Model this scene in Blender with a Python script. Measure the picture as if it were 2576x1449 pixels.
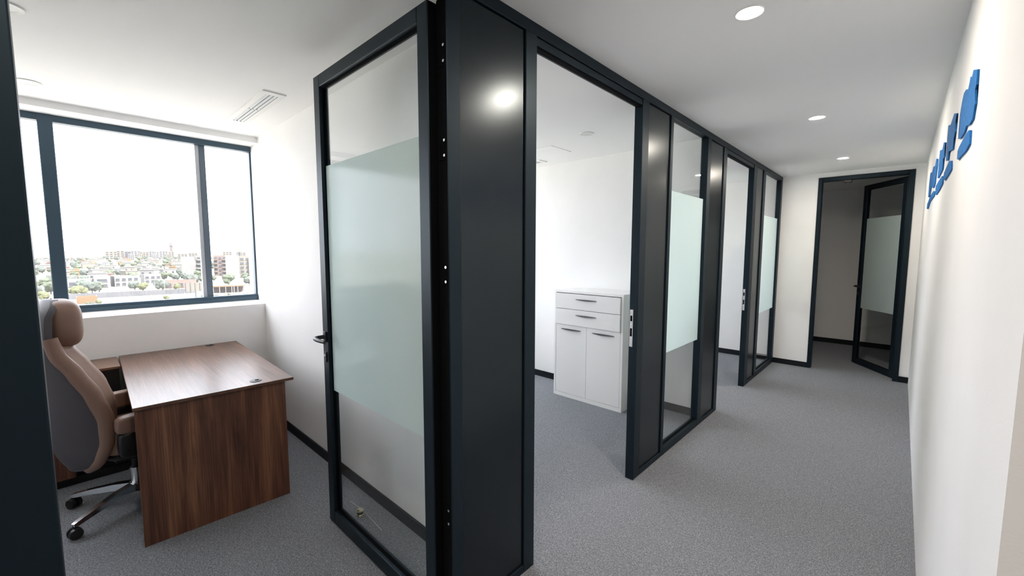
import bpy, bmesh, math, random
from mathutils import Matrix, Vector

for o in list(bpy.data.objects):
    bpy.data.objects.remove(o, do_unlink=True)
SC = bpy.context.scene
COL = SC.collection
random.seed(7)
R = math.radians

# ------------------------------------------------------------------ camera, sky, sun, exposure
CAMX, CAMH = 1.263, 1.5777
cam_d = bpy.data.cameras.new('camera')
cam_d.sensor_fit = 'HORIZONTAL'
cam_d.sensor_width = 36.0
cam_d.lens = 36.0 * 1045.55 / 2576.0
cam_d.clip_start = 0.02
cam_d.clip_end = 9000
cam = bpy.data.objects.new('camera', cam_d)
COL.objects.link(cam)
rx = Vector((0.7302421620, 0.6831858224, 0.0018753403))
up = Vector((-0.0617280821, 0.0632455246, 0.9960871686))
fw = Vector((-0.6803940246, 0.7275006087, -0.0883562991))
cam.matrix_world = Matrix(((rx.x, up.x, -fw.x, CAMX), (rx.y, up.y, -fw.y, 0.0),
                           (rx.z, up.z, -fw.z, CAMH), (0, 0, 0, 1)))
SC.camera = cam

SKY = 3.5
w = bpy.data.worlds.new('hazy_sky')
SC.world = w
w.use_nodes = True
wn = w.node_tree.nodes
bgn = wn['Background']
bgn.inputs['Color'].default_value = (0.90, 0.93, 1.0, 1)
bgn.inputs['Strength'].default_value = SKY

sd = bpy.data.lights.new('sun', 'SUN')
sd.energy = 15.0
sd.angle = R(4)
sd.color = (1.0, 0.975, 0.94)
sun = bpy.data.objects.new('sun', sd)
COL.objects.link(sun)
sun.rotation_euler = Vector((-0.55, -0.25, -0.78)).to_track_quat('-Z', 'Y').to_euler()

for k, (py, pw) in enumerate(((-0.18, 2.85), (2.68, 2.6), (5.5, 2.7))):      # sampling guides in the window openings
    ld = bpy.data.lights.new('window_portal', 'AREA')
    ld.shape = 'RECTANGLE'
    ld.size = 1.46
    ld.size_y = pw
    ld.cycles.is_portal = True
    lo = bpy.data.objects.new('window_portal', ld)
    COL.objects.link(lo)
    lo.location = (-3.36, py, 1.83)
    lo.rotation_euler = (0, R(-90), 0)

vs = SC.view_settings
vs.view_transform = 'Standard'
vs.look = 'None'
vs.exposure = 1.22
vs.gamma = 1.0
vs.use_curve_mapping = False
SC.cycles.diffuse_bounces = 8
SC.cycles.glossy_bounces = 3
SC.cycles.use_light_tree = False
SC.cycles.max_bounces = 18
SC.cycles.transparent_max_bounces = 16
SC.cycles.sample_clamp_indirect = 6.0
SC.cycles.adaptive_threshold = 0.03
SC.cycles.caustics_reflective = False
SC.cycles.caustics_refractive = False

DOWNLIGHT = 400.0

# ------------------------------------------------------------------ materials
def newmat(name):
    m = bpy.data.materials.new(name)
    m.use_nodes = True
    return m, m.node_tree.nodes, m.node_tree.links, m.node_tree.nodes['Principled BSDF']

def plain(name, col, rough=0.5, metal=0.0, bump=0.0, bscale=200.0, var=0.0, vscale=4.0, spec=0.5, tint=None):
    m, n, l, b = newmat(name)
    b.inputs['Base Color'].default_value = (*col, 1)
    b.inputs['Roughness'].default_value = rough
    b.inputs['Metallic'].default_value = metal
    b.inputs['Specular IOR Level'].default_value = spec
    if tint:
        b.inputs['Specular Tint'].default_value = (*tint, 1)
    tc = n.new('ShaderNodeTexCoord')
    if var > 0:
        t = n.new('ShaderNodeTexNoise')
        t.inputs['Scale'].default_value = vscale
        t.inputs['Detail'].default_value = 5
        l.new(tc.outputs['Object'], t.inputs['Vector'])
        r = n.new('ShaderNodeValToRGB')
        r.color_ramp.elements[0].position = 0.3
        r.color_ramp.elements[1].position = 0.7
        r.color_ramp.elements[0].color = (*[c * (1 - var) for c in col], 1)
        r.color_ramp.elements[1].color = (*[min(1, c * (1 + var)) for c in col], 1)
        l.new(t.outputs['Fac'], r.inputs['Fac'])
        l.new(r.outputs['Color'], b.inputs['Base Color'])
    if bump > 0:
        t = n.new('ShaderNodeTexNoise')
        t.inputs['Scale'].default_value = bscale
        t.inputs['Detail'].default_value = 3
        l.new(tc.outputs['Object'], t.inputs['Vector'])
        bp = n.new('ShaderNodeBump')
        bp.inputs['Strength'].default_value = bump
        bp.inputs['Distance'].default_value = 0.002
        l.new(t.outputs['Fac'], bp.inputs['Height'])
        l.new(bp.outputs['Normal'], b.inputs['Normal'])
    return m

def schlick(n, l, f0, f1):
    lw = n.new('ShaderNodeLayerWeight')
    lw.inputs['Blend'].default_value = 0.5
    pw = n.new('ShaderNodeMath')
    pw.operation = 'POWER'
    pw.inputs[1].default_value = 5.0
    l.new(lw.outputs['Facing'], pw.inputs[0])
    mu = n.new('ShaderNodeMath')
    mu.operation = 'MULTIPLY_ADD'
    mu.inputs[1].default_value = f1
    mu.inputs[2].default_value = f0
    l.new(pw.outputs[0], mu.inputs[0])
    return mu

def glassmat(name, tint, refl=1.0, veil=0.0):
    m, n, l, b = newmat(name)
    n.remove(b)
    out = n['Material Output']
    tr = n.new('ShaderNodeBsdfTransparent')
    tr.inputs['Color'].default_value = (*tint, 1)
    base = tr.outputs[0]
    if veil > 0:                              # translucent veil put in for outdoor haze, with dust on the pane
        tl = n.new('ShaderNodeBsdfTranslucent')
        tl.inputs['Color'].default_value = (0.9, 0.9, 0.92, 1)
        mv = n.new('ShaderNodeMixShader')
        mv.inputs[0].default_value = veil
        l.new(base, mv.inputs[1])
        l.new(tl.outputs[0], mv.inputs[2])
        base = mv.outputs[0]
    gl = n.new('ShaderNodeBsdfGlossy')
    gl.inputs['Roughness'].default_value = 0.02
    mu = schlick(n, l, 0.04 * refl, 0.75 * refl)
    mx = n.new('ShaderNodeMixShader')
    l.new(mu.outputs[0], mx.inputs[0])
    l.new(base, mx.inputs[1])
    l.new(gl.outputs[0], mx.inputs[2])
    l.new(mx.outputs[0], out.inputs['Surface'])
    return m

def frostmat(name):
    m, n, l, b = newmat(name)
    n.remove(b)
    out = n['Material Output']
    tl = n.new('ShaderNodeBsdfTranslucent')
    tl.inputs['Color'].default_value = (0.905, 0.990, 0.980, 1)
    df = n.new('ShaderNodeBsdfDiffuse')
    df.inputs['Color'].default_value = (0.90, 0.985, 0.975, 1)
    mx = n.new('ShaderNodeMixShader')
    mx.inputs[0].default_value = 0.33
    l.new(tl.outputs[0], mx.inputs[1])
    l.new(df.outputs[0], mx.inputs[2])
    gl = n.new('ShaderNodeBsdfGlossy')
    gl.inputs['Roughness'].default_value = 0.12
    m2 = n.new('ShaderNodeMixShader')
    mu = schlick(n, l, 0.025, 0.5)
    l.new(mu.outputs[0], m2.inputs[0])
    l.new(mx.outputs[0], m2.inputs[1])
    l.new(gl.outputs[0], m2.inputs[2])
    l.new(m2.outputs[0], out.inputs['Surface'])
    return m

def emit(name, col, s):
    m, n, l, b = newmat(name)
    b.inputs['Base Color'].default_value = (0, 0, 0, 1)
    b.inputs['Emission Color'].default_value = (*col, 1)
    b.inputs['Emission Strength'].default_value = s
    return m

def woodmat(name, axis, c0, c1, c2, rough=0.35):
    """streaky walnut laminate, grain along the object axis given"""
    m, n, l, b = newmat(name)
    tc = n.new('ShaderNodeTexCoord')
    mp = n.new('ShaderNodeMapping')
    sc = [14.0, 14.0, 14.0]
    sc[axis] = 0.9
    mp.inputs['Scale'].default_value = sc
    l.new(tc.outputs['Object'], mp.inputs['Vector'])
    t = n.new('ShaderNodeTexNoise')
    t.inputs['Scale'].default_value = 1.0
    t.inputs['Detail'].default_value = 8
    t.inputs['Roughness'].default_value = 0.62
    t.inputs['Distortion'].default_value = 0.7
    l.new(mp.outputs[0], t.inputs['Vector'])
    r = n.new('ShaderNodeValToRGB')
    e = r.color_ramp.elements
    e[0].position = 0.30
    e[0].color = (*c0, 1)
    e[1].position = 0.72
    e[1].color = (*c2, 1)
    k = e.new(0.5)
    k.color = (*c1, 1)
    l.new(t.outputs['Fac'], r.inputs['Fac'])
    mp2 = n.new('ShaderNodeMapping')
    sc2 = [170.0, 170.0, 170.0]
    sc2[axis] = 3.0
    mp2.inputs['Scale'].default_value = sc2
    l.new(tc.outputs['Object'], mp2.inputs['Vector'])
    t2 = n.new('ShaderNodeTexNoise')
    t2.inputs['Scale'].default_value = 1.0
    t2.inputs['Detail'].default_value = 4
    l.new(mp2.outputs[0], t2.inputs['Vector'])
    r2 = n.new('ShaderNodeValToRGB')
    r2.color_ramp.elements[0].position = 0.36
    r2.color_ramp.elements[0].color = (0.45, 0.45, 0.45, 1)
    r2.color_ramp.elements[1].position = 0.58
    r2.color_ramp.elements[1].color = (1, 1, 1, 1)
    l.new(t2.outputs['Fac'], r2.inputs['Fac'])
    mx = n.new('ShaderNodeMix')
    mx.data_type = 'RGBA'
    mx.blend_type = 'MULTIPLY'
    mx.inputs[0].default_value = 0.8
    l.new(r.outputs['Color'], mx.inputs[6])
    l.new(r2.outputs['Color'], mx.inputs[7])
    l.new(mx.outputs[2], b.inputs['Base Color'])
    b.inputs['Roughness'].default_value = rough
    bp = n.new('ShaderNodeBump')
    bp.inputs['Strength'].default_value = 0.35
    bp.inputs['Distance'].default_value = 0.0006
    l.new(t2.outputs['Fac'], bp.inputs['Height'])
    l.new(bp.outputs['Normal'], b.inputs['Normal'])
    return m

def carpetmat():
    m, n, l, b = newmat('grey_carpet')
    tc = n.new('ShaderNodeTexCoord')
    def noise(scale, detail, rough, dist=0.0, stretch=(1, 1, 1)):
        mp = n.new('ShaderNodeMapping')
        mp.inputs['Scale'].default_value = stretch
        l.new(tc.outputs['Object'], mp.inputs['Vector'])
        t = n.new('ShaderNodeTexNoise')
        t.inputs['Scale'].default_value = scale
        t.inputs['Detail'].default_value = detail
        t.inputs['Roughness'].default_value = rough
        t.inputs['Distortion'].default_value = dist
        l.new(mp.outputs[0], t.inputs['Vector'])
        return t.outputs['Fac']
    fa = noise(150, 6, 0.8, 0.6, (1.5, 0.8, 1))
    fb = noise(170, 5, 0.8, 0.9, (0.7, 1.5, 1))
    ad = n.new('ShaderNodeMath')
    ad.operation = 'ADD'
    l.new(fa, ad.inputs[0])
    l.new(fb, ad.inputs[1])
    hf = n.new('ShaderNodeMath')
    hf.operation = 'MULTIPLY'
    hf.inputs[1].default_value = 0.5
    l.new(ad.outputs[0], hf.inputs[0])
    r = n.new('ShaderNodeValToRGB')
    e = r.color_ramp.elements
    e[0].position = 0.39
    e[0].color = (0.080, 0.089, 0.106, 1)
    e[1].position = 0.62
    e[1].color = (0.53, 0.545, 0.58, 1)
    k = e.new(0.5)
    k.color = (0.205, 0.216, 0.240, 1)
    l.new(hf.outputs[0], r.inputs['Fac'])
    l.new(r.outputs['Color'], b.inputs['Base Color'])
    b.inputs['Roughness'].default_value = 0.95
    b.inputs['Specular IOR Level'].default_value = 0.12
    bp = n.new('ShaderNodeBump')
    bp.inputs['Strength'].default_value = 0.5
    bp.inputs['Distance'].default_value = 0.003
    l.new(hf.outputs[0], bp.inputs['Height'])
    l.new(bp.outputs['Normal'], b.inputs['Normal'])
    return m

M = dict(
    wall=plain('white_wall_paint', (0.925, 0.922, 0.918), 0.75, bump=0.15, bscale=160, var=0.012),
    ceil=plain('white_ceiling_paint', (0.93, 0.93, 0.925), 0.85, bump=0.1, bscale=200),
    carpet=carpetmat(),
    frame=plain('black_powder_coat', (0.0045, 0.0095, 0.0150), 0.46, spec=0.36, tint=(0.62, 0.85, 1.0)),
    panel=plain('anthracite_panel', (0.0045, 0.0075, 0.0105), 0.26, spec=0.50, tint=(0.78, 0.92, 1.0)),
    winframe=plain('blue_grey_aluminium', (0.042, 0.080, 0.118), 0.45),
    sash_daylit=plain('daylit_sash_side', (0.50, 0.52, 0.56), 0.4, metal=0.3),
    sash=plain('grey_blue_sash', (0.10, 0.135, 0.175), 0.45),
    polewire=plain('white_wire', (0.75, 0.76, 0.77), 0.5),
    gasket=plain('black_gasket', (0.003, 0.0035, 0.0045), 0.85, spec=0.08),
    base=plain('black_baseboard', (0.006, 0.009, 0.013), 0.55, spec=0.25),
    glass=glassmat('clear_partition_glass', (0.980, 0.992, 0.990), 1.0),
    winglass=glassmat('hazy_dusty_window_glass', (0.97, 0.975, 0.98), 0.6, veil=0.012),
    frost=frostmat('frosted_film'),
    chrome=plain('chrome', (0.80, 0.81, 0.83), 0.12, metal=1.0),
    steel=plain('brushed_steel', (0.72, 0.73, 0.74), 0.32, metal=0.9),
    brass=plain('pale_brass', (0.80, 0.74, 0.52), 0.18, metal=1.0),
    blackpl=plain('black_plastic', (0.010, 0.011, 0.013), 0.4),
    woodtop=woodmat('walnut_top', 1, (0.085, 0.042, 0.028), (0.16, 0.078, 0.050), (0.24, 0.125, 0.080), 0.30),
    woodpan=woodmat('walnut_panel', 2, (0.065, 0.024, 0.015), (0.175, 0.070, 0.040), (0.34, 0.150, 0.080), 0.42),
    woodret=woodmat('walnut_return', 1, (0.080, 0.040, 0.026), (0.17, 0.085, 0.052), (0.26, 0.14, 0.09), 0.32),
    leather=plain('tan_leather', (0.275, 0.168, 0.125), 0.48, bump=0.25, bscale=420, var=0.06, vscale=9),
    greylea=plain('grey_leather_shell', (0.085, 0.078, 0.090), 0.55, bump=0.2, bscale=500),
    cab=plain('white_gloss_cabinet', (0.90, 0.90, 0.90), 0.30),
    handle=plain('dark_grey_handle', (0.10, 0.11, 0.12), 0.35, metal=0.6),
    vent=plain('white_vent', (0.82, 0.82, 0.80), 0.5),
    slat=plain('grey_slat', (0.52, 0.55, 0.58), 0.45),
    dark=plain('vent_dark', (0.02, 0.022, 0.026), 0.8),
    blue=plain('blue_acrylic', (0.020, 0.165, 0.46), 0.75, var=0.2, vscale=60, spec=0.1),
    lamp=emit('warm_lamp', (1.0, 0.885, 0.755), DOWNLIGHT),
    lampoff=plain('lamp_diffuser_off', (0.70, 0.70, 0.71), 0.4),
)

# ------------------------------------------------------------------ helpers
WM = {}                                            # world matrix of each empty / part

def setp(o, label=None, category=None, group=None, kind=None):
    if label: o['label'] = label
    if category: o["category"] = category
    if group: o['group'] = group
    if kind: o['kind'] = kind
    return o

def empty(name, loc=(0, 0, 0), rz=0.0, **k):
    o = bpy.data.objects.new(name, None)
    o.empty_display_size = 0.1
    COL.objects.link(o)
    o.location = loc
    o.rotation_euler = (0, 0, rz)
    WM[o] = Matrix.Translation(loc) @ Matrix.Rotation(rz, 4, 'Z')
    return setp(o, **k)

def mesh_obj(name, me, mat, parent=None, **k):
    o = bpy.data.objects.new(name, me)
    if mat is not None and not me.materials:
        me.materials.append(M[mat] if isinstance(mat, str) else mat)
    COL.objects.link(o)
    if parent is not None:
        o.parent = parent
        WM[o] = WM[parent]
    else:
        WM[o] = Matrix.Identity(4)
    return setp(o, **k)

def from_bm(name, bm, mat, parent=None, world=True, smooth=None, **k):
    """verts given in world coordinates (or in the parent's own, world=False)"""
    if parent is not None and world:
        bm.transform(WM[parent].inverted())
    me = bpy.data.meshes.new(name)
    bmesh.ops.recalc_face_normals(bm, faces=bm.faces)
    if smooth:
        for f in bm.faces: f.smooth = True
    bm.to_mesh(me)
    bm.free()
    if smooth and smooth < 180:
        me.set_sharp_from_angle(angle=R(smooth))
    o = mesh_obj(name, me, mat, parent, **k)
    if parent is None and world:                    # put the origin at the base of the thing
        vs_ = [v.co for v in me.vertices]
        c = Vector(((min(v.x for v in vs_) + max(v.x for v in vs_)) / 2, (min(v.y for v in vs_) + max(v.y for v in vs_)) / 2, min(v.z for v in vs_)))
        me.transform(Matrix.Translation(-c))
        o.location = c
        WM[o] = Matrix.Translation(c)
    return o

def add_box(bm, x0, x1, y0, y1, z0, z1, bev=0.0, seg=2, mtx=None):
    vs_ = [bm.verts.new(v) for v in ((x0, y0, z0), (x1, y0, z0), (x1, y1, z0), (x0, y1, z0), (x0, y0, z1), (x1, y0, z1), (x1, y1, z1), (x0, y1, z1))]
    fs = [bm.faces.new([vs_[i] for i in f]) for f in ((0, 3, 2, 1), (4, 5, 6, 7), (0, 1, 5, 4), (1, 2, 6, 5), (2, 3, 7, 6), (3, 0, 4, 7))]
    if mtx is not None:
        bmesh.ops.transform(bm, matrix=mtx, verts=vs_)
    if bev > 0:
        es = list({e for f in fs for e in f.edges})
        bmesh.ops.bevel(bm, geom=es, offset=bev, segments=seg, profile=0.5, affect='EDGES')

def box(name, x0, x1, y0, y1, z0, z1, mat, parent=None, bev=0.0, seg=2, world=True, **k):
    bm = bmesh.new()
    add_box(bm, x0, x1, y0, y1, z0, z1, bev, seg)
    return from_bm(name, bm, mat, parent, world, smooth=35 if bev > 0 and seg > 1 else None, **k)

def add_cyl(bm, p0, p1, r0, r1=None, seg=20, caps=True):
    r1 = r0 if r1 is None else r1
    p0, p1 = Vector(p0), Vector(p1)
    d = (p1 - p0).normalized()
    a = d.orthogonal().normalized()
    b = d.cross(a)
    A = [bm.verts.new(p0 + (a * math.cos(2 * math.pi * i / seg) + b * math.sin(2 * math.pi * i / seg)) * r0) for i in range(seg)]
    B = [bm.verts.new(p1 + (a * math.cos(2 * math.pi * i / seg) + b * math.sin(2 * math.pi * i / seg)) * r1) for i in range(seg)]
    for i in range(seg):
        bm.faces.new((A[i], A[(i + 1) % seg], B[(i + 1) % seg], B[i]))
    if caps:
        bm.faces.new(A[::-1])
        bm.faces.new(B)

def cyl(name, p0, p1, r0, mat, parent=None, r1=None, seg=20, world=True, **k):
    bm = bmesh.new()
    add_cyl(bm, p0, p1, r0, r1, seg)
    return from_bm(name, bm, mat, parent, world, smooth=40, **k)

def add_tube(bm, pts, rad, seg=14):
    pts = [Vector(p) for p in pts]
    rads = rad if isinstance(rad, (list, tuple)) else [rad] * len(pts)
    rings = []
    prev = None
    for i, p in enumerate(pts):
        d = (pts[min(i + 1, len(pts) - 1)] - pts[max(i - 1, 0)]).normalized()
        a = d.orthogonal().normalized() if prev is None else (prev - d * prev.dot(d)).normalized()
        prev = a
        b = d.cross(a)
        rings.append([bm.verts.new(p + (a * math.cos(2 * math.pi * j / seg) + b * math.sin(2 * math.pi * j / seg)) * rads[i]) for j in range(seg)])
    for i in range(len(rings) - 1):
        for j in range(seg):
            bm.faces.new((rings[i][j], rings[i][(j + 1) % seg], rings[i + 1][(j + 1) % seg], rings[i + 1][j]))
    bm.faces.new(rings[0][::-1])
    bm.faces.new(rings[-1])

def add_ring(bm, c, ro, ri, h, seg=32):
    """flat annulus hanging under a ceiling: outer radius ro, inner ri, height h, facing down"""
    c = Vector(c)
    P = []
    for r, z in ((ro, 0), (ro * 0.97, -h), (ri, -h * 0.7), (ri, 0.0)):
        P.append([bm.verts.new(c + Vector((math.cos(2 * math.pi * i / seg) * r, math.sin(2 * math.pi * i / seg) * r, z))) for i in range(seg)])
    for a in range(4):
        A, B = P[a], P[(a + 1) % 4]
        for i in range(seg):
            bm.faces.new((A[i], A[(i + 1) % seg], B[(i + 1) % seg], B[i]))

def superell(bm, c, h, e=0.5, nu=28, nv=16):
    """rounded cushion: superellipsoid, half sizes h"""
    c = Vector(c)
    f = lambda t: math.copysign(abs(t) ** e, t)
    rows = []
    for j in range(1, nv):
        ph = -math.pi / 2 + math.pi * j / nv
        rows.append([bm.verts.new(c + Vector((h[0] * f(math.cos(ph)) * f(math.cos(2 * math.pi * i / nu)), h[1] * f(math.cos(ph)) * f(math.sin(2 * math.pi * i / nu)), h[2] * f(math.sin(ph))))) for i in range(nu)])
    bo = bm.verts.new(c - Vector((0, 0, h[2])))
    to = bm.verts.new(c + Vector((0, 0, h[2])))
    for j in range(len(rows) - 1):
        for i in range(nu):
            bm.faces.new((rows[j][i], rows[j][(i + 1) % nu], rows[j + 1][(i + 1) % nu], rows[j + 1][i]))
    for i in range(nu):
        bm.faces.new((bo, rows[0][(i + 1) % nu], rows[0][i]))
        bm.faces.new((to, rows[-1][i], rows[-1][(i + 1) % nu]))

def lerp_tab(tab, z):
    for (a, va), (b, vb) in zip(tab, tab[1:]):
        if z <= b:
            t = max(0, (z - a) / (b - a))
            t = t * t * (3 - 2 * t) * 0.35 + t * 0.65
            return va + (vb - va) * t
    return tab[-1][1]

def copy_tree(o, parent=None):
    c = o.copy()
    COL.objects.link(c)
    c.parent = parent
    for ch in [q for q in bpy.data.objects if q.parent is o and q is not c]:
        copy_tree(ch, c)
    return c

# ------------------------------------------------------------------ dimensions of the place
H = 2.6
WR = 1.409            # right wall
XW = -3.083           # window wall, room face
XF = -3.283           # window frame, room face
YE = 6.827            # end wall of the corridor
T = 0.06              # partition depth
Y1, Y1b = 1.25, 1.35  # wall between first and second office
Y2, Y2b = 4.02, 4.12
Y3 = 6.92
YL = -1.78            # near wall of the first office

# ------------------------------------------------------------------ structure
box('floor', XF - 0.25, 4.5, -4.0, 9.3, -0.2, 0.0, 'carpet', kind='structure', label='mottled grey carpet floor of offices and corridor', category='floor')
box('ceiling', XF - 0.25, 4.5, -4.0, 9.3, H, H + 0.2, 'ceil', kind='structure', label='smooth white plaster ceiling over offices and corridor', category='ceiling')

def wall(name, *a, label=None, mat='wall'):
    return box(name, *a, mat, kind='structure', label=label, category='wall')

wall('wall_divider', XF - 0.25, -T, Y1, Y1b, 0, H, label='white dividing wall behind the open glass door')
wall('wall_middle', XF - 0.25, -T, Y2, Y2b, 0, H, label='white wall behind the white cabinet')
wall('wall_far', XF - 0.25, 0.0, Y3, Y3 + 0.1, 0, H, label='white far wall of the third office')
wall('wall_near', XF - 0.25, -T, YL - 0.1, YL, 0, H, label='white near wall of the first office')
wall('wall_right', WR, WR + 0.12, 1.012, YE + 0.1, 0, H, label='white corridor wall with the blue sign')
wall('wall_return', WR + 0.12, 4.5, 1.012, 1.12, 0, H, label='shaded white return wall at the right edge')
wall('wall_lobby', 4.4, 4.5, -4.0, 1.012, 0, H, label='white lobby wall behind the camera')
wall('wall_back', 0.0, 4.4, -4.0, -3.9, 0, H, label='white back wall of the lobby')
wall('wall_entry', -0.1, 0.0, -3.9, YL - 0.1, 0, H, label='white wall beside the lobby')
wall('wall_back_room', -3.3, 4.4, 9.0, 9.1, 0, H, label='wall of the dark room seen through its door')
wall('wall_room_side', -3.4, -3.3, Y3 + 0.1, 9.1, 0, H, label='left side wall of the dark room')
wall('wall_room_end', 4.3, 4.4, YE + 0.1, 9.0, 0, H, label='right side wall of the dark room')
wall('wall_room_front', WR + 0.12, 4.3, YE, YE + 0.1, 0, H, label='front wall of the dark room beyond the corridor')
# end wall of the corridor, in pieces round the door opening
D0, D1, DH = 0.402, 1.322, 2.541
we = empty('wall_end', (0.7, YE, 0), kind='structure', label='white end wall of the corridor with black framed door', category='wall')
box('wall_segment', 0.0, D0, YE, YE + 0.1, 0, H, 'wall', we)
box('wall_segment', D1, WR, YE, YE + 0.1, 0, H, 'wall', we)
box('wall_segment', D0, D1, YE, YE + 0.1, DH, H, 'wall', we)

# window wall: spandrel, lintel, piers and sills
def window_wall(name, y0, y1, label):
    e = empty(name, (XW, (y0 + y1) / 2, 0), kind='structure', label=label, category='wall')
    box('spandrel', XF - 0.2, XW, y0, y1, 0, 1.083, 'wall', e)
    bm = bmesh.new()
    vs_ = [bm.verts.new(v) for y in (y0, y1) for v in ((XF, y, 1.083), (XW, y, 1.083), (XF, y, 1.104))]
    for f in ((0, 1, 2), (5, 4, 3), (0, 3, 4, 1), (1, 4, 5, 2), (2, 5, 3, 0)):
        bm.faces.new([vs_[i] for i in f])
    from_bm('window_sill', bm, 'wall', e)
    box('lintel', XF - 0.2, XW, y0, y1, 2.551, H, 'wall', e)
    return e
window_wall('wall_window', YL, Y1, 'white wall below and above the office window')
window_wall('wall_window', Y1b, Y2, 'white window wall of the second office')
window_wall('wall_window', Y2b, Y3, 'white window wall of the third office')

# windows
def window(name, y0, y1, mull, label, sash=()):
    e = empty(name, (XF, (y0 + y1) / 2, 1.104), kind='structure', label=label, category='window')
    zb, zt = 1.104, 2.551
    box('window_frame', XF - 0.07, XF, y0, y1, zt - 0.048, zt, 'winframe', e, bev=0.003, seg=1)
    fb = box('window_frame', XF - 0.07, XF, y0, y1, zb, zb + 0.056, 'winframe', e, bev=0.003, seg=1)
    box('window_bead', XF, XF + 0.006, y0, y1, zb + 0.005, zb + 0.036, 'winframe', fb)
    box('window_frame', XF - 0.07, XF - 0.012, y1 - 0.014, y1, zb, zt, 'winframe', e)
    box('window_frame', XF - 0.07, XF - 0.012, y0, y0 + 0.014, zb, zt, 'winframe', e)
    for a, b in mull:
        box('mullion', XF - 0.07, XF + 0.004, a, b, zb, zt, 'winframe', e, bev=0.004, seg=1)
    for a, b in sash:
        box('sash_stile', XF - 0.085, XF - 0.035, a + 0.030, b, zb + 0.05, zt - 0.045, 'sash', e)
        box('sash_stile', XF - 0.085, XF - 0.040, a, a + 0.029, zb + 0.05, zt - 0.045, 'sash_daylit', e)  # daylight on the stile's side face, put into a paler material
    cuts = [y0 + 0.01] + sorted([c for m_ in mull for c in m_]) + [y1 - 0.01]
    for a, b in zip(cuts[::2], cuts[1::2]):
        box('window_pane', XF - 0.060, XF - 0.054, a, b, zb + 0.05, zt - 0.045, 'winglass', e)
    return e
window('window_1', YL + 0.05, Y1, [(-0.085, -0.008)], 'wide office window in dark frame overlooking the city', sash=[(0.825, 0.897)])
window('window_2', Y1b, Y2, [(2.3, 2.377)], 'window of the second office')
window('window_3', Y2b, Y3, [(5.3, 5.377)], 'window of the third office')

# baseboards
def baseboard(name, *a, label):
    box(name, *a, 'base', kind='structure', label=label, category='baseboard', bev=0.002, seg=1)
baseboard('baseboard_divider', XW, -T, Y1 - 0.012, Y1, 0, 0.075, label='black baseboard behind the open glass door')
baseboard('baseboard_middle', XW, -T, Y2 - 0.012, Y2, 0, 0.075, label='black baseboard behind the white cabinet')
baseboard('baseboard_far', XW, -T, Y3 - 0.012, Y3, 0, 0.075, label='black baseboard of the third office')
baseboard('baseboard_end', 0.001, D0, YE - 0.012, YE, 0, 0.072, label='black baseboard left of the end door')
baseboard('baseboard_corner', D1, WR, YE - 0.012, YE, 0, 0.072, label='short black baseboard right of the end door')
baseboard('baseboard_room', -3.3, 4.3, 8.988, 9.0, 0, 0.08, label='black baseboard inside the dark room')
baseboard('baseboard_window', XW, XW + 0.012, YL, Y1 - 0.013, 0, 0.075, label='black baseboard below the office window')

# ------------------------------------------------------------------ glazed partition along the corridor
part = empty('wall_partition', (0, 2.5, 0), kind='structure', label='black framed partition of dark panels and frosted glass along the corridor', category='partition')
ZH = 2.548
box('top_rail', -T, 0.0, YL, YE, ZH, H, 'frame', part, bev=0.003, seg=1)
for a, b in ((-0.40, -0.046), (0.998, 1.062), (1.438, 1.516), (2.576, 2.667), (3.020, 3.066), (3.802, 3.885), (4.246, 4.335), (5.322, 5.45), (5.762, 5.868), (6.74, YE)):
    box('post', -T, 0.0, a, b, 0, ZH, 'frame', part, bev=0.003, seg=1)
for a, b in ((YL, -0.40), (1.062, 1.438), (2.667, 3.020), (3.885, 4.246), (5.45, 5.762)):
    box('panel', -T + 0.010, -0.010, a + 0.006, b - 0.006, 0.045, ZH - 0.006, 'panel', part)
    box('panel_backing', -T + 0.016, -0.018, a, b, 0.04, ZH, 'gasket', part)
    box('bottom_rail', -T, 0.0, a, b, 0, 0.04, 'frame', part, bev=0.002, seg=1)
for a, b in ((-0.046, 0.998), (1.516, 2.576), (4.335, 5.322)):       # door heads with stop
    dh = box('door_head', -T, -0.006, a, b, 2.508, ZH - 0.004, 'frame', part, bev=0.002, seg=1)
    box('door_stop', -T + 0.022, -0.012, a, b, 2.500, 2.508, 'gasket', dh)
ZF0, ZF1 = 0.795, 2.030
for a, b in ((3.066, 3.802), (5.868, 6.74)):
    box('bottom_rail', -T, 0.0, a, b, 0, 0.062, 'frame', part, bev=0.002, seg=1)
    box('glazing_gasket', -0.036, -0.024, a, b, 0.062, 0.070, 'gasket', part)
    g = box('glass_pane', -0.034, -0.028, a, b, 0.064, ZH, 'glass', part)
    box('frosted_film', -0.0275, -0.0265, a + 0.001, b - 0.001, ZF0, ZF1, 'frost', g, label='frosted band across the glass pane')
def strike(y, z0, z1):
    o = box('strike_plate', -0.054, -0.031, y - 0.002, y, z0, z1, 'steel', part, label='steel lock strike plate on the door jamb')
    hh = z1 - z0
    box('latch_hole', -0.050, -0.036, y - 0.0028, y - 0.0018, z0 + hh * 0.69, z0 + hh * 0.84, 'gasket', o)
    box('latch_hole', -0.050, -0.036, y - 0.0028, y - 0.0018, z0 + hh * 0.28, z0 + hh * 0.50, 'gasket', o)
    for f in (0.05, 0.61, 0.95):
        cyl('screw', (-0.043, y - 0.002, z0 + hh * f), (-0.043, y - 0.004, z0 + hh * f), 0.0045, 'chrome', o, seg=10)
strike(2.576, 0.934, 1.187)
strike(5.322, 0.900, 1.146)
box('jamb_gap_shade', -0.058, -0.004, 0.9965, 0.998, 0.01, 2.50, 'gasket', part, label='black strip painted in for the shade of the hinge jamb gap')  # black sheet over the jamb face paints the dark of the gap
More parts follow.
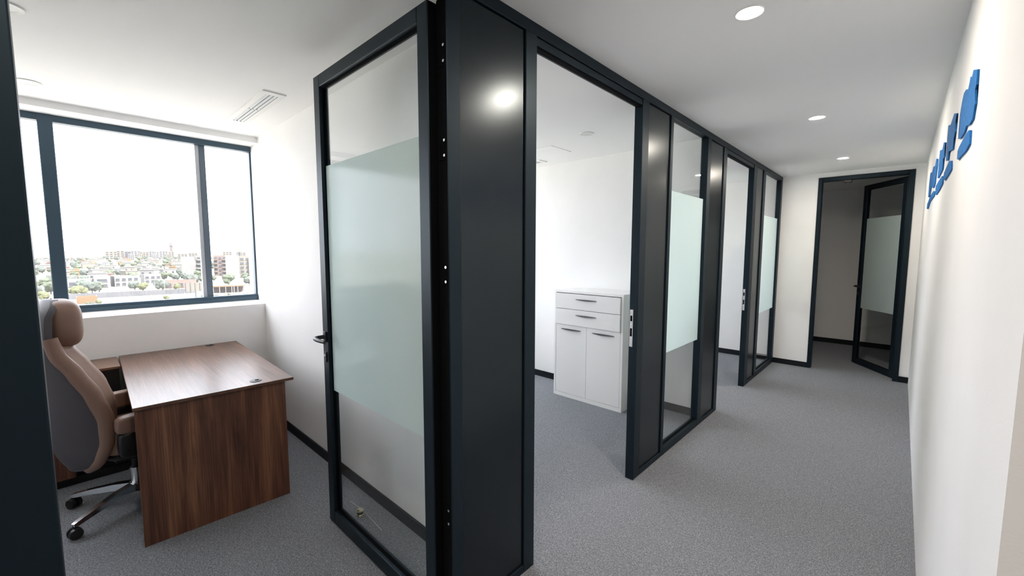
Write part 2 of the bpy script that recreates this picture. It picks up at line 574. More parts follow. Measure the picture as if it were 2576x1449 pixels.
for z in (2.305, 1.964, 1.487, 0.50):
    h_ = box('hinge', -0.050, -0.016, 0.9945, 0.9965, z - 0.045, z + 0.045, 'gasket', part)
    for dz in (-0.028, 0.028):
        cyl('screw', (-0.016, 0.9945, z + dz), (-0.016, 0.9928, z + dz), 0.0055, 'chrome', h_, seg=10)

# ------------------------------------------------------------------ glass doors
def glass_door(name, hinge, ang, width, z1, label, handle_front=True, hs=1.0):
    """leaf in its own frame: hinge edge at x=0, leaf along -x, front face at y=0, depth 0.05 to +y"""
    e = empty(name, (hinge[0], hinge[1], 0), ang, kind='structure', label=label, category='door')
    st, th, z0 = 0.068, 0.050, 0.008
    def b_(n, *a, mat='frame', p=e, bev=0.003):
        return box(n, *a, mat, p, bev=bev, seg=1, world=False)
    b_('stile', -st, 0, 0, th, z0, z1)
    b_('stile', -width, -width + st, 0, th, z0, z1)
    b_('rail', -width + st, -st, 0, th, z1 - 0.062, z1)
    b_('rail', -width + st, -st, 0, th, z0, z0 + 0.075)
    for q in ((-st - 0.006, -st), (-width + st, -width + st + 0.006)):
        b_('gasket', q[0], q[1], 0.018, 0.032, z0 + 0.075, z1 - 0.062, mat='gasket', bev=0)
    for q in ((z0 + 0.075, z0 + 0.081), (z1 - 0.068, z1 - 0.062)):
        b_('gasket', -width + st, -st, 0.018, 0.032, q[0], q[1], mat='gasket', bev=0)
    g = b_('glass_pane', -width + st, -st, 0.022, 0.028, z0 + 0.075, z1 - 0.062, mat='glass', bev=0)
    f = b_('frosted_film', -width + st + 0.001, -st - 0.001, 0.0205, 0.0215, ZF0, ZF1, mat='frost', p=g, bev=0)
    f['label'] = 'frosted band across the door glass'
    # black sheet over the hinge edge stands in for the gap's shade
    b_('edge_gap_shade', 0.0, 0.0012, 0.004, th - 0.002, z0 + 0.004, z1 - 0.004, mat='gasket', bev=0)
    for sgn, y0 in ((-1, 0.0), (1, th)):
        hx, hz = -width + st * 0.55, 1.10
        bm = bmesh.new()
        add_box(bm, hx - 0.016, hx + 0.016, min(y0, y0 + sgn * 0.010), max(y0, y0 + sgn * 0.010), hz - 0.030, hz + 0.030, 0.004)
        h = from_bm('door_handle', bm, 'blackpl', e, world=False, smooth=35)
        bm = bmesh.new()
        pts = [(hx, y0 + sgn * 0.008, hz), (hx, y0 + sgn * 0.040, hz), (hx + 0.004, y0 + sgn * 0.056, hz - 0.001), (hx + 0.018, y0 + sgn * 0.064, hz - 0.002), (hx + 0.045, y0 + sgn * 0.066, hz - 0.003), (hx + 0.085, y0 + sgn * 0.064, hz - 0.004), (hx + 0.125, y0 + sgn * 0.058, hz - 0.005)]
        add_tube(bm, pts, [0.011, 0.011, 0.011, 0.011, 0.011, 0.010, 0.009])
        from_bm('lever', bm, 'blackpl', h, world=False, smooth=60)
        bm = bmesh.new()
        add_box(bm, hx - 0.010, hx + 0.010, min(y0, y0 + sgn * 0.006), max(y0, y0 + sgn * 0.006), hz - 0.145, hz - 0.085, 0.003)
        k = from_bm('lock_rose', bm, 'blackpl', e, world=False, smooth=35)
        cyl('lock_cylinder', (hx, y0 + sgn * 0.006, hz - 0.105), (hx, y0 + sgn * 0.010, hz - 0.105), 0.007, 'steel', k, world=False, seg=14)
    return e
glass_door('door_1', (-0.068, 0.962), 0.0, 1.032, 2.500, 'open black framed glass door with frosted band into the first office')

# end door: frame in the wall and leaf opened into the dark room
df = empty('door_2', ((D0 + D1) / 2, YE, 0), kind='structure', label='black door frame in the end wall of the corridor', category='door')
box('door_jamb', D0, D0 + 0.042, YE - 0.012, YE + 0.11, 0, DH, 'frame', df, bev=0.003, seg=1)
box('door_jamb', D1 - 0.055, D1, YE - 0.012, YE + 0.11, 0, DH, 'frame', df, bev=0.003, seg=1)
box('door_head', D0 + 0.042, D1 - 0.055, YE - 0.012, YE + 0.11, DH - 0.050, DH, 'frame', df, bev=0.003, seg=1)
lk = box('door_catch', 0.66, 0.74, YE + 0.03, YE + 0.09, DH - 0.082, DH - 0.050, 'blackpl', df, bev=0.004, seg=1)
box('catch_tongue', 0.685, 0.715, YE + 0.045, YE + 0.07, DH - 0.094, DH - 0.082, 'blackpl', lk)
free = Vector((0.865, 7.55))
hg = Vector((1.262, YE + 0.115))
dv = hg - free
glass_door('door_3', hg, math.atan2(dv.y, dv.x), 0.80, 2.485, 'black framed glass door standing ajar in the dark end room')

# ------------------------------------------------------------------ ceiling fittings
def downlight(x, y, lit, label, group):
    e = empty('ceiling_downlight', (x, y, H), label=label, category='downlight', group=group)
    bm = bmesh.new()
    add_ring(bm, (x, y, H), 0.062 if not lit else 0.055, 0.042 if not lit else 0.040, 0.006)
    from_bm('trim_ring', bm, 'vent', e, smooth=40)
    bm = bmesh.new()
    add_cyl(bm, (x, y, H - 0.0035), (x, y, H - 0.0005), 0.042 if not lit else 0.040, seg=28)
    from_bm('lens', bm, 'lamp' if lit else 'lampoff', e, label='glowing lamp lens' if lit else None)
    return e
gC = 'lit downlights along the corridor ceiling'
downlight(0.722, 2.065, True, 'lit round downlight nearest the camera in the corridor ceiling', gC)
downlight(0.724, 3.981, True, 'lit round downlight, second along the corridor ceiling', gC)
downlight(0.728, 5.868, True, 'lit round downlight, farthest along the corridor near the end door', gC)
for (x, y) in ((0.722, 0.15), (0.722, -1.76), (2.6, -1.2)):  # unseen lamps added to brighten the corridor
    downlight(x, y, True, 'added fill downlight in the unseen lobby behind the camera', 'added lobby downlights')
gR = 'unlit office downlights'
downlight(-2.694, -0.094, False, 'unlit round downlight close to the office window', gR)
downlight(-1.555, -0.115, False, 'unlit round downlight cut by the dark panel at top left', gR)
downlight(-0.81, 3.167, False, 'unlit round downlight above the white cabinet', gR)

def vent(x0, x1, y0, y1, label):
    e = empty('ceiling_vent', ((x0 + x1) / 2, (y0 + y1) / 2, H), label=label, category='vent', group='ceiling air vents')
    fx, fy = 0.050, 0.034
    z = H - 0.008
    bm = bmesh.new()
    add_box(bm, x0, x1, y0, y0 + fy, z, H)
    add_box(bm, x0, x1, y1 - fy, y1, z, H)
    add_box(bm, x0, x0 + fx, y0 + fy, y1 - fy, z, H)
    add_box(bm, x1 - fx, x1, y0 + fy, y1 - fy, z, H)
    from_bm('vent_frame', bm, 'vent', e)
    box('vent_cavity', x0 + fx, x1 - fx, y0 + fy, y1 - fy, H - 0.0015, H - 0.0005, 'dark', e)
    xm = (x0 + x1) / 2
    box('divider', xm - 0.006, xm + 0.006, y0 + fy, y1 - fy, H - 0.007, H - 0.002, 'slat', e)
    n = 3
    for a, b in ((x0 + fx, xm - 0.006), (xm + 0.006, x1 - fx)):
        for i in range(n):
            yc = y0 + fy + (y1 - y0 - 2 * fy) * (i + 0.5) / n
            bm = bmesh.new()
            add_box(bm, a, b, -0.008, 0.008, -0.001, 0.001, mtx=Matrix.Translation((0, yc, H - 0.0055)) @ Matrix.Rotation(R(-18), 4, 'X'))
            from_bm('slat', bm, 'slat', e)
    return e
vent(-2.665, -1.772, 0.920, 1.060, 'white slatted air vent in the ceiling by the office window')
vent(-2.665, -1.772, 3.690, 3.830, 'white slatted air vent in the ceiling of the cabinet office')
box('ceiling_hatch', -1.78, -1.29, 3.285, 3.62, H - 0.004, H, 'ceil', label='flush white access hatch in the ceiling above the cabinet', category='hatch')

# ------------------------------------------------------------------ desk
desk = empty('office_desk', (-1.585, 0.188, 0), R(88.2), label='dark walnut office desk with a full end panel', category='desk')
ZD = 0.772
LD = 1.495
box('desk_top', -0.008, 0.757, -0.026, LD, ZD - 0.017, ZD, 'woodtop', desk, bev=0.0015, seg=1, world=False)
box('end_panel', 0.0, 0.714, 0.0, 0.025, 0, ZD - 0.018, 'woodpan', desk, bev=0.001, seg=1, world=False)
box('end_panel', 0.06, 0.714, LD - 0.06, LD - 0.035, 0, ZD - 0.018, 'woodpan', desk, world=False)
box('shade_panel', 0.020, 0.045, LD - 0.36, LD - 0.062, 0, ZD - 0.018, 'blackpl', desk, world=False, label='black panel added for the shade under the window end')  # added black sheet keeps the gap below the desk top dark
box('modesty_panel', 0.56, 0.578, 0.025, LD - 0.06, 0.22, ZD - 0.018, 'woodpan', desk, world=False)
for (gx, gy) in ((0.565, 0.055), (0.555, 1.475 - 0.045)):
    bm = bmesh.new()
    add_cyl(bm, (gx, gy, ZD), (gx, gy, ZD + 0.003), 0.033, 0.030, seg=24)
    g = from_bm('cable_grommet', bm, 'blackpl', desk, world=False, smooth=40)
    bm = bmesh.new()
    add_cyl(bm, (gx + 0.008, gy + 0.004, ZD + 0.003), (gx + 0.008, gy + 0.004, ZD + 0.0038), 0.012, seg=14)
    from_bm('cable_slot', bm, 'gasket', g, world=False)

# credenza return along the window wall
cr = empty('desk_return', (-2.88, -0.5, 0), label='walnut desk return below the window behind the chair', category='cabinet')
box('return_top', -3.066, -2.690, -1.30, 0.211, ZD - 0.019, ZD - 0.001, 'woodret', cr, bev=0.0015, seg=1)
box('plinth', -3.04, -2.725, -1.28, 0.21, 0, 0.055, 'blackpl', cr)
box('body', -3.06, -2.716, -1.29, -0.045, 0.055, ZD - 0.026, 'woodpan', cr)
for a, b in ((-1.285, -0.87), (-0.865, -0.455), (-0.45, -0.05)):
    d = box('door', -2.715, -2.698, a, b, 0.058, ZD - 0.035, 'woodpan', cr, bev=0.001, seg=1)
    box('handle', -2.698, -2.690, b - 0.05, b - 0.038, 0.50, 0.64, 'handle', d)
box('niche_shade', -3.06, -2.745, -0.044, 0.205, 0.056, ZD - 0.018, 'blackpl', cr, label='black block painted in for the shade of the open niche')  # solid black block in place of the shaded hollow

# ------------------------------------------------------------------ executive chair
ch = empty('office_chair', (-2.16, 0.215, 0), R(10), label='high back tan leather office chair with grey shell and chrome base', category='chair')
W_ = [(0.335, 0.08), (0.36, 0.14), (0.42, 0.195), (0.52, 0.225), (0.65, 0.235), (0.80, 0.228), (0.92, 0.208), (1.02, 0.185), (1.12, 0.178), (1.20, 0.176), (1.26, 0.158), (1.295, 0.118), (1.312, 0.06)]
YE_ = [(0.335, -0.245), (0.39, -0.215), (0.51, -0.185), (0.64, -0.185), (0.79, -0.225), (0.92, -0.282), (1.03, -0.340), (1.12, -0.358), (1.22, -0.352), (1.312, -0.305)]
YR_ = [(0.335, -0.285), (0.42, -0.325), (0.52, -0.350), (0.70, -0.372), (0.90, -0.385), (1.05, -0.398), (1.15, -0.408), (1.24, -0.392), (1.312, -0.325)]
def shell():
    bm = bmesh.new()
    nz, nx = 34, 24
    rows = []
    for j in range(nz + 1):
        z = 0.335 + (1.312 - 0.335) * j / nz
        wz, ye, yr = lerp_tab(W_, z), lerp_tab(YE_, z), lerp_tab(YR_, z)
        row = []
        for i in range(nx + 1):
            t = -1 + 2 * i / nx
            x = wz * math.sin(t * math.pi / 2)
            row.append(Vector((x, yr + (ye - yr) * (abs(x) / wz) ** 2.6, z)))
        rows.append(row)
    V = [[bm.verts.new(p) for p in r] for r in rows]
    Wv = [[bm.verts.new(p + Vector((0, 0.030, 0))) for p in r] for r in rows]
    for j in range(nz):
        for i in range(nx):
            bm.faces.new((V[j][i], V[j][i + 1], V[j + 1][i + 1], V[j + 1][i]))
            bm.faces.new((Wv[j][i], Wv[j + 1][i], Wv[j + 1][i + 1], Wv[j][i + 1]))
        bm.faces.new((V[j][0], V[j + 1][0], Wv[j + 1][0], Wv[j][0]))
        bm.faces.new((V[j][nx], Wv[j][nx], Wv[j + 1][nx], V[j + 1][nx]))
    for i in range(nx):
        bm.faces.new((V[0][i], Wv[0][i], Wv[0][i + 1], V[0][i + 1]))
        bm.faces.new((V[nz][i], V[nz][i + 1], Wv[nz][i + 1], Wv[nz][i]))
    return bm
back = from_bm('backrest_shell', shell(), 'greylea', ch, world=False, smooth=50, label='grey rear shell of the backrest')
# front cushion of the back with a bulging lumbar and an upper fold
FC_ = [(0.35, -0.20), (0.42, -0.130), (0.55, -0.095), (0.70, -0.090), (0.84, -0.125), (0.96, -0.185), (1.04, -0.232), (1.10, -0.265)]
def cushion():
    bm = bmesh.new()
    nz, nx = 26, 20
    rows = []
    for j in range(nz + 1):
        z = 0.36 + (1.085 - 0.36) * j / nz
        wz = lerp_tab(W_, z) - 0.012
        ye = lerp_tab(YE_, z)
        yf = lerp_tab(FC_, z)
        s = min(1, (z - 0.345) / 0.04, (1.10 - z) / 0.04) ** 0.5
        row = []
        for i in range(nx + 1):
            t = -1 + 2 * i / nx
            groove = 0.012 * math.exp(-((abs(t) - 0.70) / 0.07) ** 2)
            row.append(Vector((wz * t, ye + 0.012 + ((yf - ye) * (1 - abs(t) ** 3.2) - groove) * s, z)))
        rows.append(row)
    V = [[bm.verts.new(p) for p in r] for r in rows]
    Wv = [[bm.verts.new((p.x, lerp_tab(YE_, p.z) - 0.010, p.z)) for p in r] for r in rows]
    for j in range(nz):
        for i in range(nx):
            bm.faces.new((V[j][i], V[j][i + 1], V[j + 1][i + 1], V[j + 1][i]))
            bm.faces.new((Wv[j][i], Wv[j + 1][i], Wv[j + 1][i + 1], Wv[j][i + 1]))
        bm.faces.new((V[j][0], V[j + 1][0], Wv[j + 1][0], Wv[j][0]))
        bm.faces.new((V[j][nx], Wv[j][nx], Wv[j + 1][nx], V[j + 1][nx]))
    for i in range(nx):
        bm.faces.new((V[0][i], Wv[0][i], Wv[0][i + 1], V[0][i + 1]))
        bm.faces.new((V[nz][i], V[nz][i + 1], Wv[nz][i + 1], Wv[nz][i]))
    return bm
bc = from_bm('back_cushion', cushion(), 'leather', ch, world=False, smooth=60, label='tan leather back cushion')
# bolster rolls along both sides, joined below
bm = bmesh.new()
zs = [0.345 + (1.12 - 0.345) * i / 30 for i in range(31)]
side = [Vector((lerp_tab(W_, z), lerp_tab(YE_, z) + 0.020, z)) for z in zs]
path = [Vector((-p.x, p.y, p.z)) for p in reversed(side)] + [Vector((0, -0.225, 0.338))] + side
rad = [0.022 + 0.016 * math.sin(math.pi * min(1, max(0, (p.z - 0.30) / 0.98))) for p in path]
add_tube(bm, path, rad, 14)
from_bm('side_bolster', bm, 'leather', bc, world=False, smooth=70)
bm = bmesh.new()
superell(bm, (0, -0.266, 1.180), (0.166, 0.076, 0.130), 0.62, 36, 22)
from_bm('headrest', bm, 'leather', ch, world=False, smooth=60, label='tan leather headrest')
bm = bmesh.new()
superell(bm, (0, 0.075, 0.462), (0.252, 0.262, 0.064), 0.42, 36, 16)
from_bm('seat', bm, 'leather', ch, world=False, smooth=60)
bm = bmesh.new()
superell(bm, (0, 0.06, 0.395), (0.225, 0.225, 0.030), 0.4, 28, 10)
from_bm('seat_pan', bm, 'blackpl', ch, world=False, smooth=60)
for s in (-1, 1):
    bm = bmesh.new()
    superell(bm, (s * 0.285, 0.035, 0.604), (0.042, 0.180, 0.050), 0.38, 28, 14)
    a = from_bm('armrest', bm, 'leather', ch, world=False, smooth=60)
    bm = bmesh.new()
    superell(bm, (s * 0.285, 0.035, 0.490), (0.038, 0.172, 0.075), 0.3, 24, 12)
    from_bm('arm_support', bm, 'blackpl', a, world=False, smooth=60)
box('tilt_mechanism', -0.085, 0.085, -0.11, 0.14, 0.315, 0.372, 'blackpl', ch, bev=0.012, world=False)
cyl('gas_lift', (0, 0, 0.10), (0, 0, 0.235), 0.029, 'chrome', ch, world=False, seg=24)
cyl('lift_piston', (0, 0, 0.235), (0, 0, 0.32), 0.018, 'blackpl', ch, world=False)
cyl('hub', (0, 0, 0.082), (0, 0, 0.140), 0.045, 'chrome', ch, r1=0.036, world=False, seg=24)
for k in range(5):
    an = R(-64 + 72 * k)
    c, s = math.cos(an), math.sin(an)
    mt = Matrix.Rotation(an, 4, 'Z')
    bm = bmesh.new()
    rows = []
    for t, hw, zt, zb in ((0.02, 0.030, 0.138, 0.090), (0.12, 0.026, 0.132, 0.094), (0.24, 0.021, 0.112, 0.084), (0.335, 0.017, 0.092, 0.070), (0.352, 0.012, 0.086, 0.072)):
        rows.append([bm.verts.new(mt @ Vector(q)) for q in ((t, -hw, zb), (t, hw, zb), (t, hw * 0.75, zt), (t, -hw * 0.75, zt))])
    for a, b in zip(rows, rows[1:]):
        for i in range(4):
            bm.faces.new((a[i], a[(i + 1) % 4], b[(i + 1) % 4], b[i]))
    bm.faces.new(rows[0][::-1])
    bm.faces.new(rows[-1])
    es = [e for e in bm.edges]
    lg = from_bm('base_leg', bm, 'chrome', ch, world=False, smooth=30)
    px, py = 0.345 * c, 0.345 * s
    ca = an + R(70)
    ax = Vector((math.cos(ca), math.sin(ca), 0))
    ctr = Vector((px, py, 0.031))
    bm = bmesh.new()
    for sg in (-1, 1):
        add_cyl(bm, ctr + ax * 0.007 * sg, ctr + ax * 0.026 * sg, 0.031, 0.028, seg=24)
    add_cyl(bm, ctr - ax * 0.008, ctr + ax * 0.008, 0.012, seg=12)
    add_cyl(bm, (px, py, 0.030), (px, py, 0.078), 0.008, seg=12)
    from_bm('caster', bm, 'blackpl', lg, world=False, smooth=40)

# ------------------------------------------------------------------ white cabinet in the second office
cb = empty('storage_cabinet', (-1.065, 3.8, 0), label='white cabinet with two drawers above two doors', category='cabinet')
CX0, CX1, CY0, CY1, CZ = -1.478, -0.652, 3.612, 4.004, 1.162
t = 0.024
box('side_panel', CX0, CX0 + t, CY0, CY1, 0, CZ - t, 'cab', cb, bev=0.001, seg=1)
box('side_panel', CX1 - t, CX1, CY0, CY1, 0, CZ - t, 'cab', cb, bev=0.001, seg=1)
box('top_panel', CX0, CX1, CY0, CY1, CZ - t, CZ, 'cab', cb, bev=0.001, seg=1)
box('bottom_panel', CX0 + t, CX1 - t, CY0, CY1, 0, 0.040, 'cab', cb)
box('back_panel', CX0 + t, CX1 - t, CY1 - 0.01, CY1, 0.040, CZ - t, 'cab', cb)
box('shelf', CX0 + t, CX1 - t, CY0 + 0.03, CY1 - 0.01, 0.785, 0.795, 'cab', cb)
def bow_handle(x, y, z, L, parent):
    bm = bmesh.new()
    n = 14
    top = []
    rows = []
    for i in range(n + 1):
        u = i / n
        xx = x - L / 2 + L * u
        dep = 0.003 + 0.024 * math.sin(math.pi * u) ** 0.8
        hz = 0.0025 + 0.0035 * math.sin(math.pi * u)
        rows.append([bm.verts.new(q) for q in ((xx, y, z - hz), (xx, y - dep, z - hz), (xx, y - dep, z + hz), (xx, y, z + hz))])
    for a, b in zip(rows, rows[1:]):
        for i in range(4):
            bm.faces.new((a[i], a[(i + 1) % 4], b[(i + 1) % 4], b[i]))
    bm.faces.new(rows[0][::-1])
    bm.faces.new(rows[-1])
    return from_bm('handle', bm, 'handle', parent, smooth=40, label='dark bow handle')
xi0, xi1 = CX0 + t + 0.003, CX1 - t - 0.003
xm = (xi0 + xi1) / 2
for z0, z1 in ((0.971, 1.132), (0.800, 0.966)):
    d = box('drawer', xi0, xi1, CY0 - 0.018, CY0 + 0.004, z0, z1, 'cab', cb, bev=0.001, seg=1)
    box('drawer_box', xi0 + 0.02, xi1 - 0.02, CY0 + 0.004, CY1 - 0.03, z0 + 0.02, z1 - 0.03, 'cab', d)
    bow_handle(xm, CY0 - 0.018, z1 - 0.055, 0.25, d)
for a, b in ((xi0, xm - 0.0015), (xm + 0.0015, xi1)):
    d = box('door', a, b, CY0 + 0.001, CY0 + 0.019, 0.043, 0.795, 'cab', cb, bev=0.001, seg=1)
    bow_handle((a + b) / 2, CY0 + 0.001, 0.747, 0.25, d)

# ------------------------------------------------------------------ door stop behind the open door, with a thread of cable
ds = empty('door_stop', (-1.012, 1.105, 0), label='small shiny brass door stop on the carpet behind the glass door', category='door stop')
bm = bmesh.new()
for z0, z1, r0, r1 in ((0, 0.006, 0.022, 0.022), (0.006, 0.026, 0.017, 0.017), (0.026, 0.034, 0.022, 0.022), (0.034, 0.039, 0.020, 0.012)):
    add_cyl(bm, (-1.012, 1.105, z0), (-1.012, 1.105, z1), r0, r1, seg=12)
from_bm('body', bm, 'brass', ds)
bm = bmesh.new()
add_cyl(bm, (-1.012, 1.105, 0.012), (-1.012, 1.105, 0.024), 0.0185, seg=20)
from_bm('rubber_ring', bm, 'gasket', ds, smooth=40)
bm = bmesh.new()
add_tube(bm, [(-1.19, 1.128, 0.0025), (-1.10, 1.133, 0.0025), (-1.00, 1.134, 0.0025), (-0.90, 1.128, 0.0025), (-0.79, 1.121, 0.0025)], 0.0013, 6)
from_bm('loose_thread', bm, 'polewire', None, smooth=60, label='thin pale thread lying on the carpet by the door stop', category='thread')

# ------------------------------------------------------------------ raised blue sign on the corridor wall
SIGN = {
 'A': [(2.171, 2.201), (2.039, 2.162), (2.03, 2.113), (2.052, 2.103), (2.015, 2.05), (2.05, 2.01), (2.127, 2.01), (2.249, 2.031), (2.306, 2.019), (2.443, 2.025), (2.562, 2.045), (2.543, 2.077), (2.582, 2.15), (2.533, 2.189), (2.482, 2.207), (2.402, 2.199), (2.31, 2.176), (2.275, 2.188), (2.259, 2.204), (2.2, 2.188)],
 'B': [(2.931, 2.234), (2.774, 2.198), (2.794, 2.174), (2.777, 2.12), (2.811, 2.096), (2.82, 2.048), (3.106, 2.087), (3.088, 2.041), (3.254, 2.064), (3.231, 2.111), (3.317, 2.193), (3.317, 2.261), (3.122, 2.225)],
 'C': [(3.613, 2.227), (3.451, 2.197), (3.462, 2.17), (3.434, 2.114), (3.534, 2.117), (3.5, 2.056), (3.652, 2.054), (3.88, 2.052), (3.99, 2.066), (3.986, 2.121), (3.956, 2.184), (3.984, 2.244), (3.701, 2.202)],
 'D': [(4.406, 2.259), (4.209, 2.224), (4.202, 2.176), (4.253, 2.119), (4.285, 2.066), (4.449, 2.052), (4.918, 2.113), (5.099, 2.045), (5.388, 2.074), (5.403, 2.197), (5.343, 2.282), (4.958, 2.239), (4.812, 2.26), (4.499, 2.223)],
 'E': [(2.149, 1.995), (2.096, 1.983), (2.079, 1.936), (2.184, 1.932), (2.409, 1.944), (2.458, 1.945), (2.521, 1.957), (2.531, 1.991), (2.463, 1.997), (2.287, 1.999)],
 'F': [(2.992, 2.023), (2.849, 2.001), (2.81, 1.956), (2.943, 1.953), (3.18, 1.954), (3.339, 1.974), (3.323, 2.009), (3.101, 2.02)],
 'G': [(3.494, 2.016), (3.405, 2.001), (3.388, 1.961), (3.67, 1.953), (3.988, 1.956), (4.138, 1.978), (4.109, 2.03), (3.779, 2.025)],
 'H': [(4.404, 2.026), (4.206, 2.001), (4.239, 1.976), (4.879, 1.987), (5.184, 1.953), (5.479, 1.975), (5.465, 2.016), (4.876, 2.038)]}
sg = empty('wall_sign', (WR, 3.7, 1.95), label='two rows of raised blue letters on the right corridor wall', category='sign')
for key, poly in SIGN.items():
    bm = bmesh.new()
    A = [bm.verts.new((WR - 0.0005, y, z)) for y, z in poly]
    B = [bm.verts.new((WR - 0.006, y, z)) for y, z in poly]
    bm.faces.new(A)
    bm.faces.new(B[::-1])
    n = len(poly)
    for i in range(n):
        bm.faces.new((A[i], A[(i + 1) % n], B[(i + 1) % n], B[i]))
    bmesh.ops.triangulate(bm, faces=[f for f in bm.faces if len(f.verts) > 4])
    from_bm('letter', bm, 'blue', sg)

# ------------------------------------------------------------------ the city outside
GZ = -22.0
C_ = dict(
    ground=plain('pale_ground', (0.276, 0.265, 0.230), 0.95, var=0.5, vscale=0.02),
    white=plain('white_render', (0.080, 0.078, 0.076), 0.9, var=0.06, vscale=0.2),
    cream=plain('cream_render', (0.079, 0.071, 0.059), 0.9, var=0.06, vscale=0.2),
    ochre=plain('ochre_render', (0.082, 0.054, 0.025), 0.9, var=0.08, vscale=0.2),
    rose=plain('rose_render', (0.071, 0.052, 0.045), 0.9, var=0.08, vscale=0.2),
    tile=plain('red_roof', (0.059, 0.030, 0.019), 0.9, var=0.1, vscale=0.3),
    pane=plain('dark_window_pane', (0.022, 0.024, 0.030), 0.25),
    greywall=plain('grey_concrete', (0.048, 0.048, 0.052), 0.9, var=0.2, vscale=0.15),
    road=plain('asphalt', (0.038, 0.038, 0.039), 0.9),
    leaf1=plain('olive_leaf', (0.026, 0.033, 0.016), 0.8, var=0.35, vscale=0.6),
    leaf2=plain('yellow_green_leaf', (0.036, 0.038, 0.011), 0.8, var=0.35, vscale=0.6),
    leaf3=plain('dull_green_leaf', (0.023, 0.029, 0.022), 0.8, var=0.35, vscale=0.6),
    trunk=plain('bark', (0.027, 0.021, 0.016), 0.9),
    stone=plain('minaret_stone', (0.064, 0.053, 0.052), 0.9),
    orange=plain('orange_roofing', (0.076, 0.042, 0.016), 0.8),
    polewhite=plain('white_pole', (0.104, 0.104, 0.104), 0.6),
    car=plain('car_paint', (0.057, 0.059, 0.063), 0.3),
)
def at(b, d):                                       # bearing (degrees, toward +y) and distance from the building
    return Vector((-d * math.cos(R(b)), d * math.sin(R(b)), GZ))

box('city_ground', -7000, 600, -3500, 3500, GZ - 1, GZ, C_['ground'], kind='structure', label='pale ground of the city outside', category='ground')
box('street', -262, -250, -60, 160, GZ, GZ + 0.05, C_['road'], kind='structure', label='road running past the grey wall outside', category='road')

def fit(name, p, rz, **k):
    return empty(name, p, rz, **k)

def block(name, b, d, wx, wy, h, mat, floors, cols, label, group=None, side_cols=0, rz=None, roof=None, balcony=False, cat='building'):
    """building whose front faces the office: wy wide, wx deep, windows on the front and optionally on the near side"""
    p = at(b, d)
    rz = R(-b) if rz is None else R(rz)
    e = empty(name, p, rz, label=label, category=cat, group=group)
    box('walls', -wx, 0, -wy / 2, wy / 2, 0, h, C_[mat], e, world=False)
    bm = bmesh.new()
    pt, ph = 0.35, 0.9
    for q in ((-wx, 0, -wy / 2, -wy / 2 + pt), (-wx, 0, wy / 2 - pt, wy / 2), (-wx, -wx + pt, -wy / 2 + pt, wy / 2 - pt), (-pt, 0, -wy / 2 + pt, wy / 2 - pt)):
        add_box(bm, *q, h, h + ph)
    from_bm('parapet', bm, C_[roof or mat], e, world=False)
    if cols:
        fh = h / floors
        for f in range(floors):
            for c in range(cols):
                y = -wy / 2 + wy * (c + 0.5) / cols
                ww = wy / cols * 0.30
                wd = box('window', -0.05, 0.10, y - ww, y + ww, f * fh + fh * 0.30, f * fh + fh * 0.78, C_['pane'], e, world=False)
                box('window_ledge', 0.0, 0.35, y - ww * 1.15, y + ww * 1.15, f * fh + fh * 0.24, f * fh + fh * 0.29, C_[mat], wd, world=False)
                if balcony and (c % 2 == 0):
                    box('balcony', 0.0, 1.3, y - ww * 1.3, y + ww * 1.3, f * fh + 0.02 * fh, f * fh + fh * 0.36, C_[mat], e, world=False)
    return e

# larger buildings one can pick out
block('apartment_block', 9.05, 445, 14, 8.8, 17.6, 'white', 5, 0, 'tall blank white apartment wall left of the thin window bar')
block('apartment_block', 10.35, 452, 14, 10.0, 18.5, 'white', 5, 2, 'white apartment block with balconies just left of the thin window bar', balcony=True)
block('apartment_block', 11.9, 470, 14, 9.5, 18.2, 'rose', 5, 3, 'rose apartment block just right of the thin window bar', balcony=True)
block('apartment_block', 13.05, 425, 16, 9.6, 18.4, 'white', 5, 0, 'broad blank white apartment wall near the right window edge')
block('apartment_block', 14.25, 427, 16, 8.0, 18.0, 'cream', 5, 2, 'cream apartment block with small windows near the right window edge')
block('apartment_block', 15.5, 424, 16, 10.5, 18.6, 'white', 5, 3, 'white balcony block at the far right of the window', balcony=True)
block('apartment_block', 16.9, 430, 16, 9.5, 18.0, 'cream', 5, 3, 'cream balcony block behind the right window frame', balcony=True)
block('school_building', 2.25, 362, 12, 7.4, 6.4, 'white', 2, 1, 'low white building end with one small window left of centre')
block('school_building', 4.05, 372, 10, 12.5, 6.0, 'white', 2, 4, 'low white building with a row of small windows in the town', rz=14)
block('school_building', 6.05, 395, 9, 9.5, 5.6, 'white', 2, 3, 'curved end of the low white building with dark windows', rz=8)
block('long_shed', 8.2, 330, 8, 17, 4.2, 'rose', 1, 3, 'low rose building behind the palm trees')
block('long_shed', 0.75, 372, 9, 12, 4.8, 'white', 1, 2, 'low white house by the wide window bar')

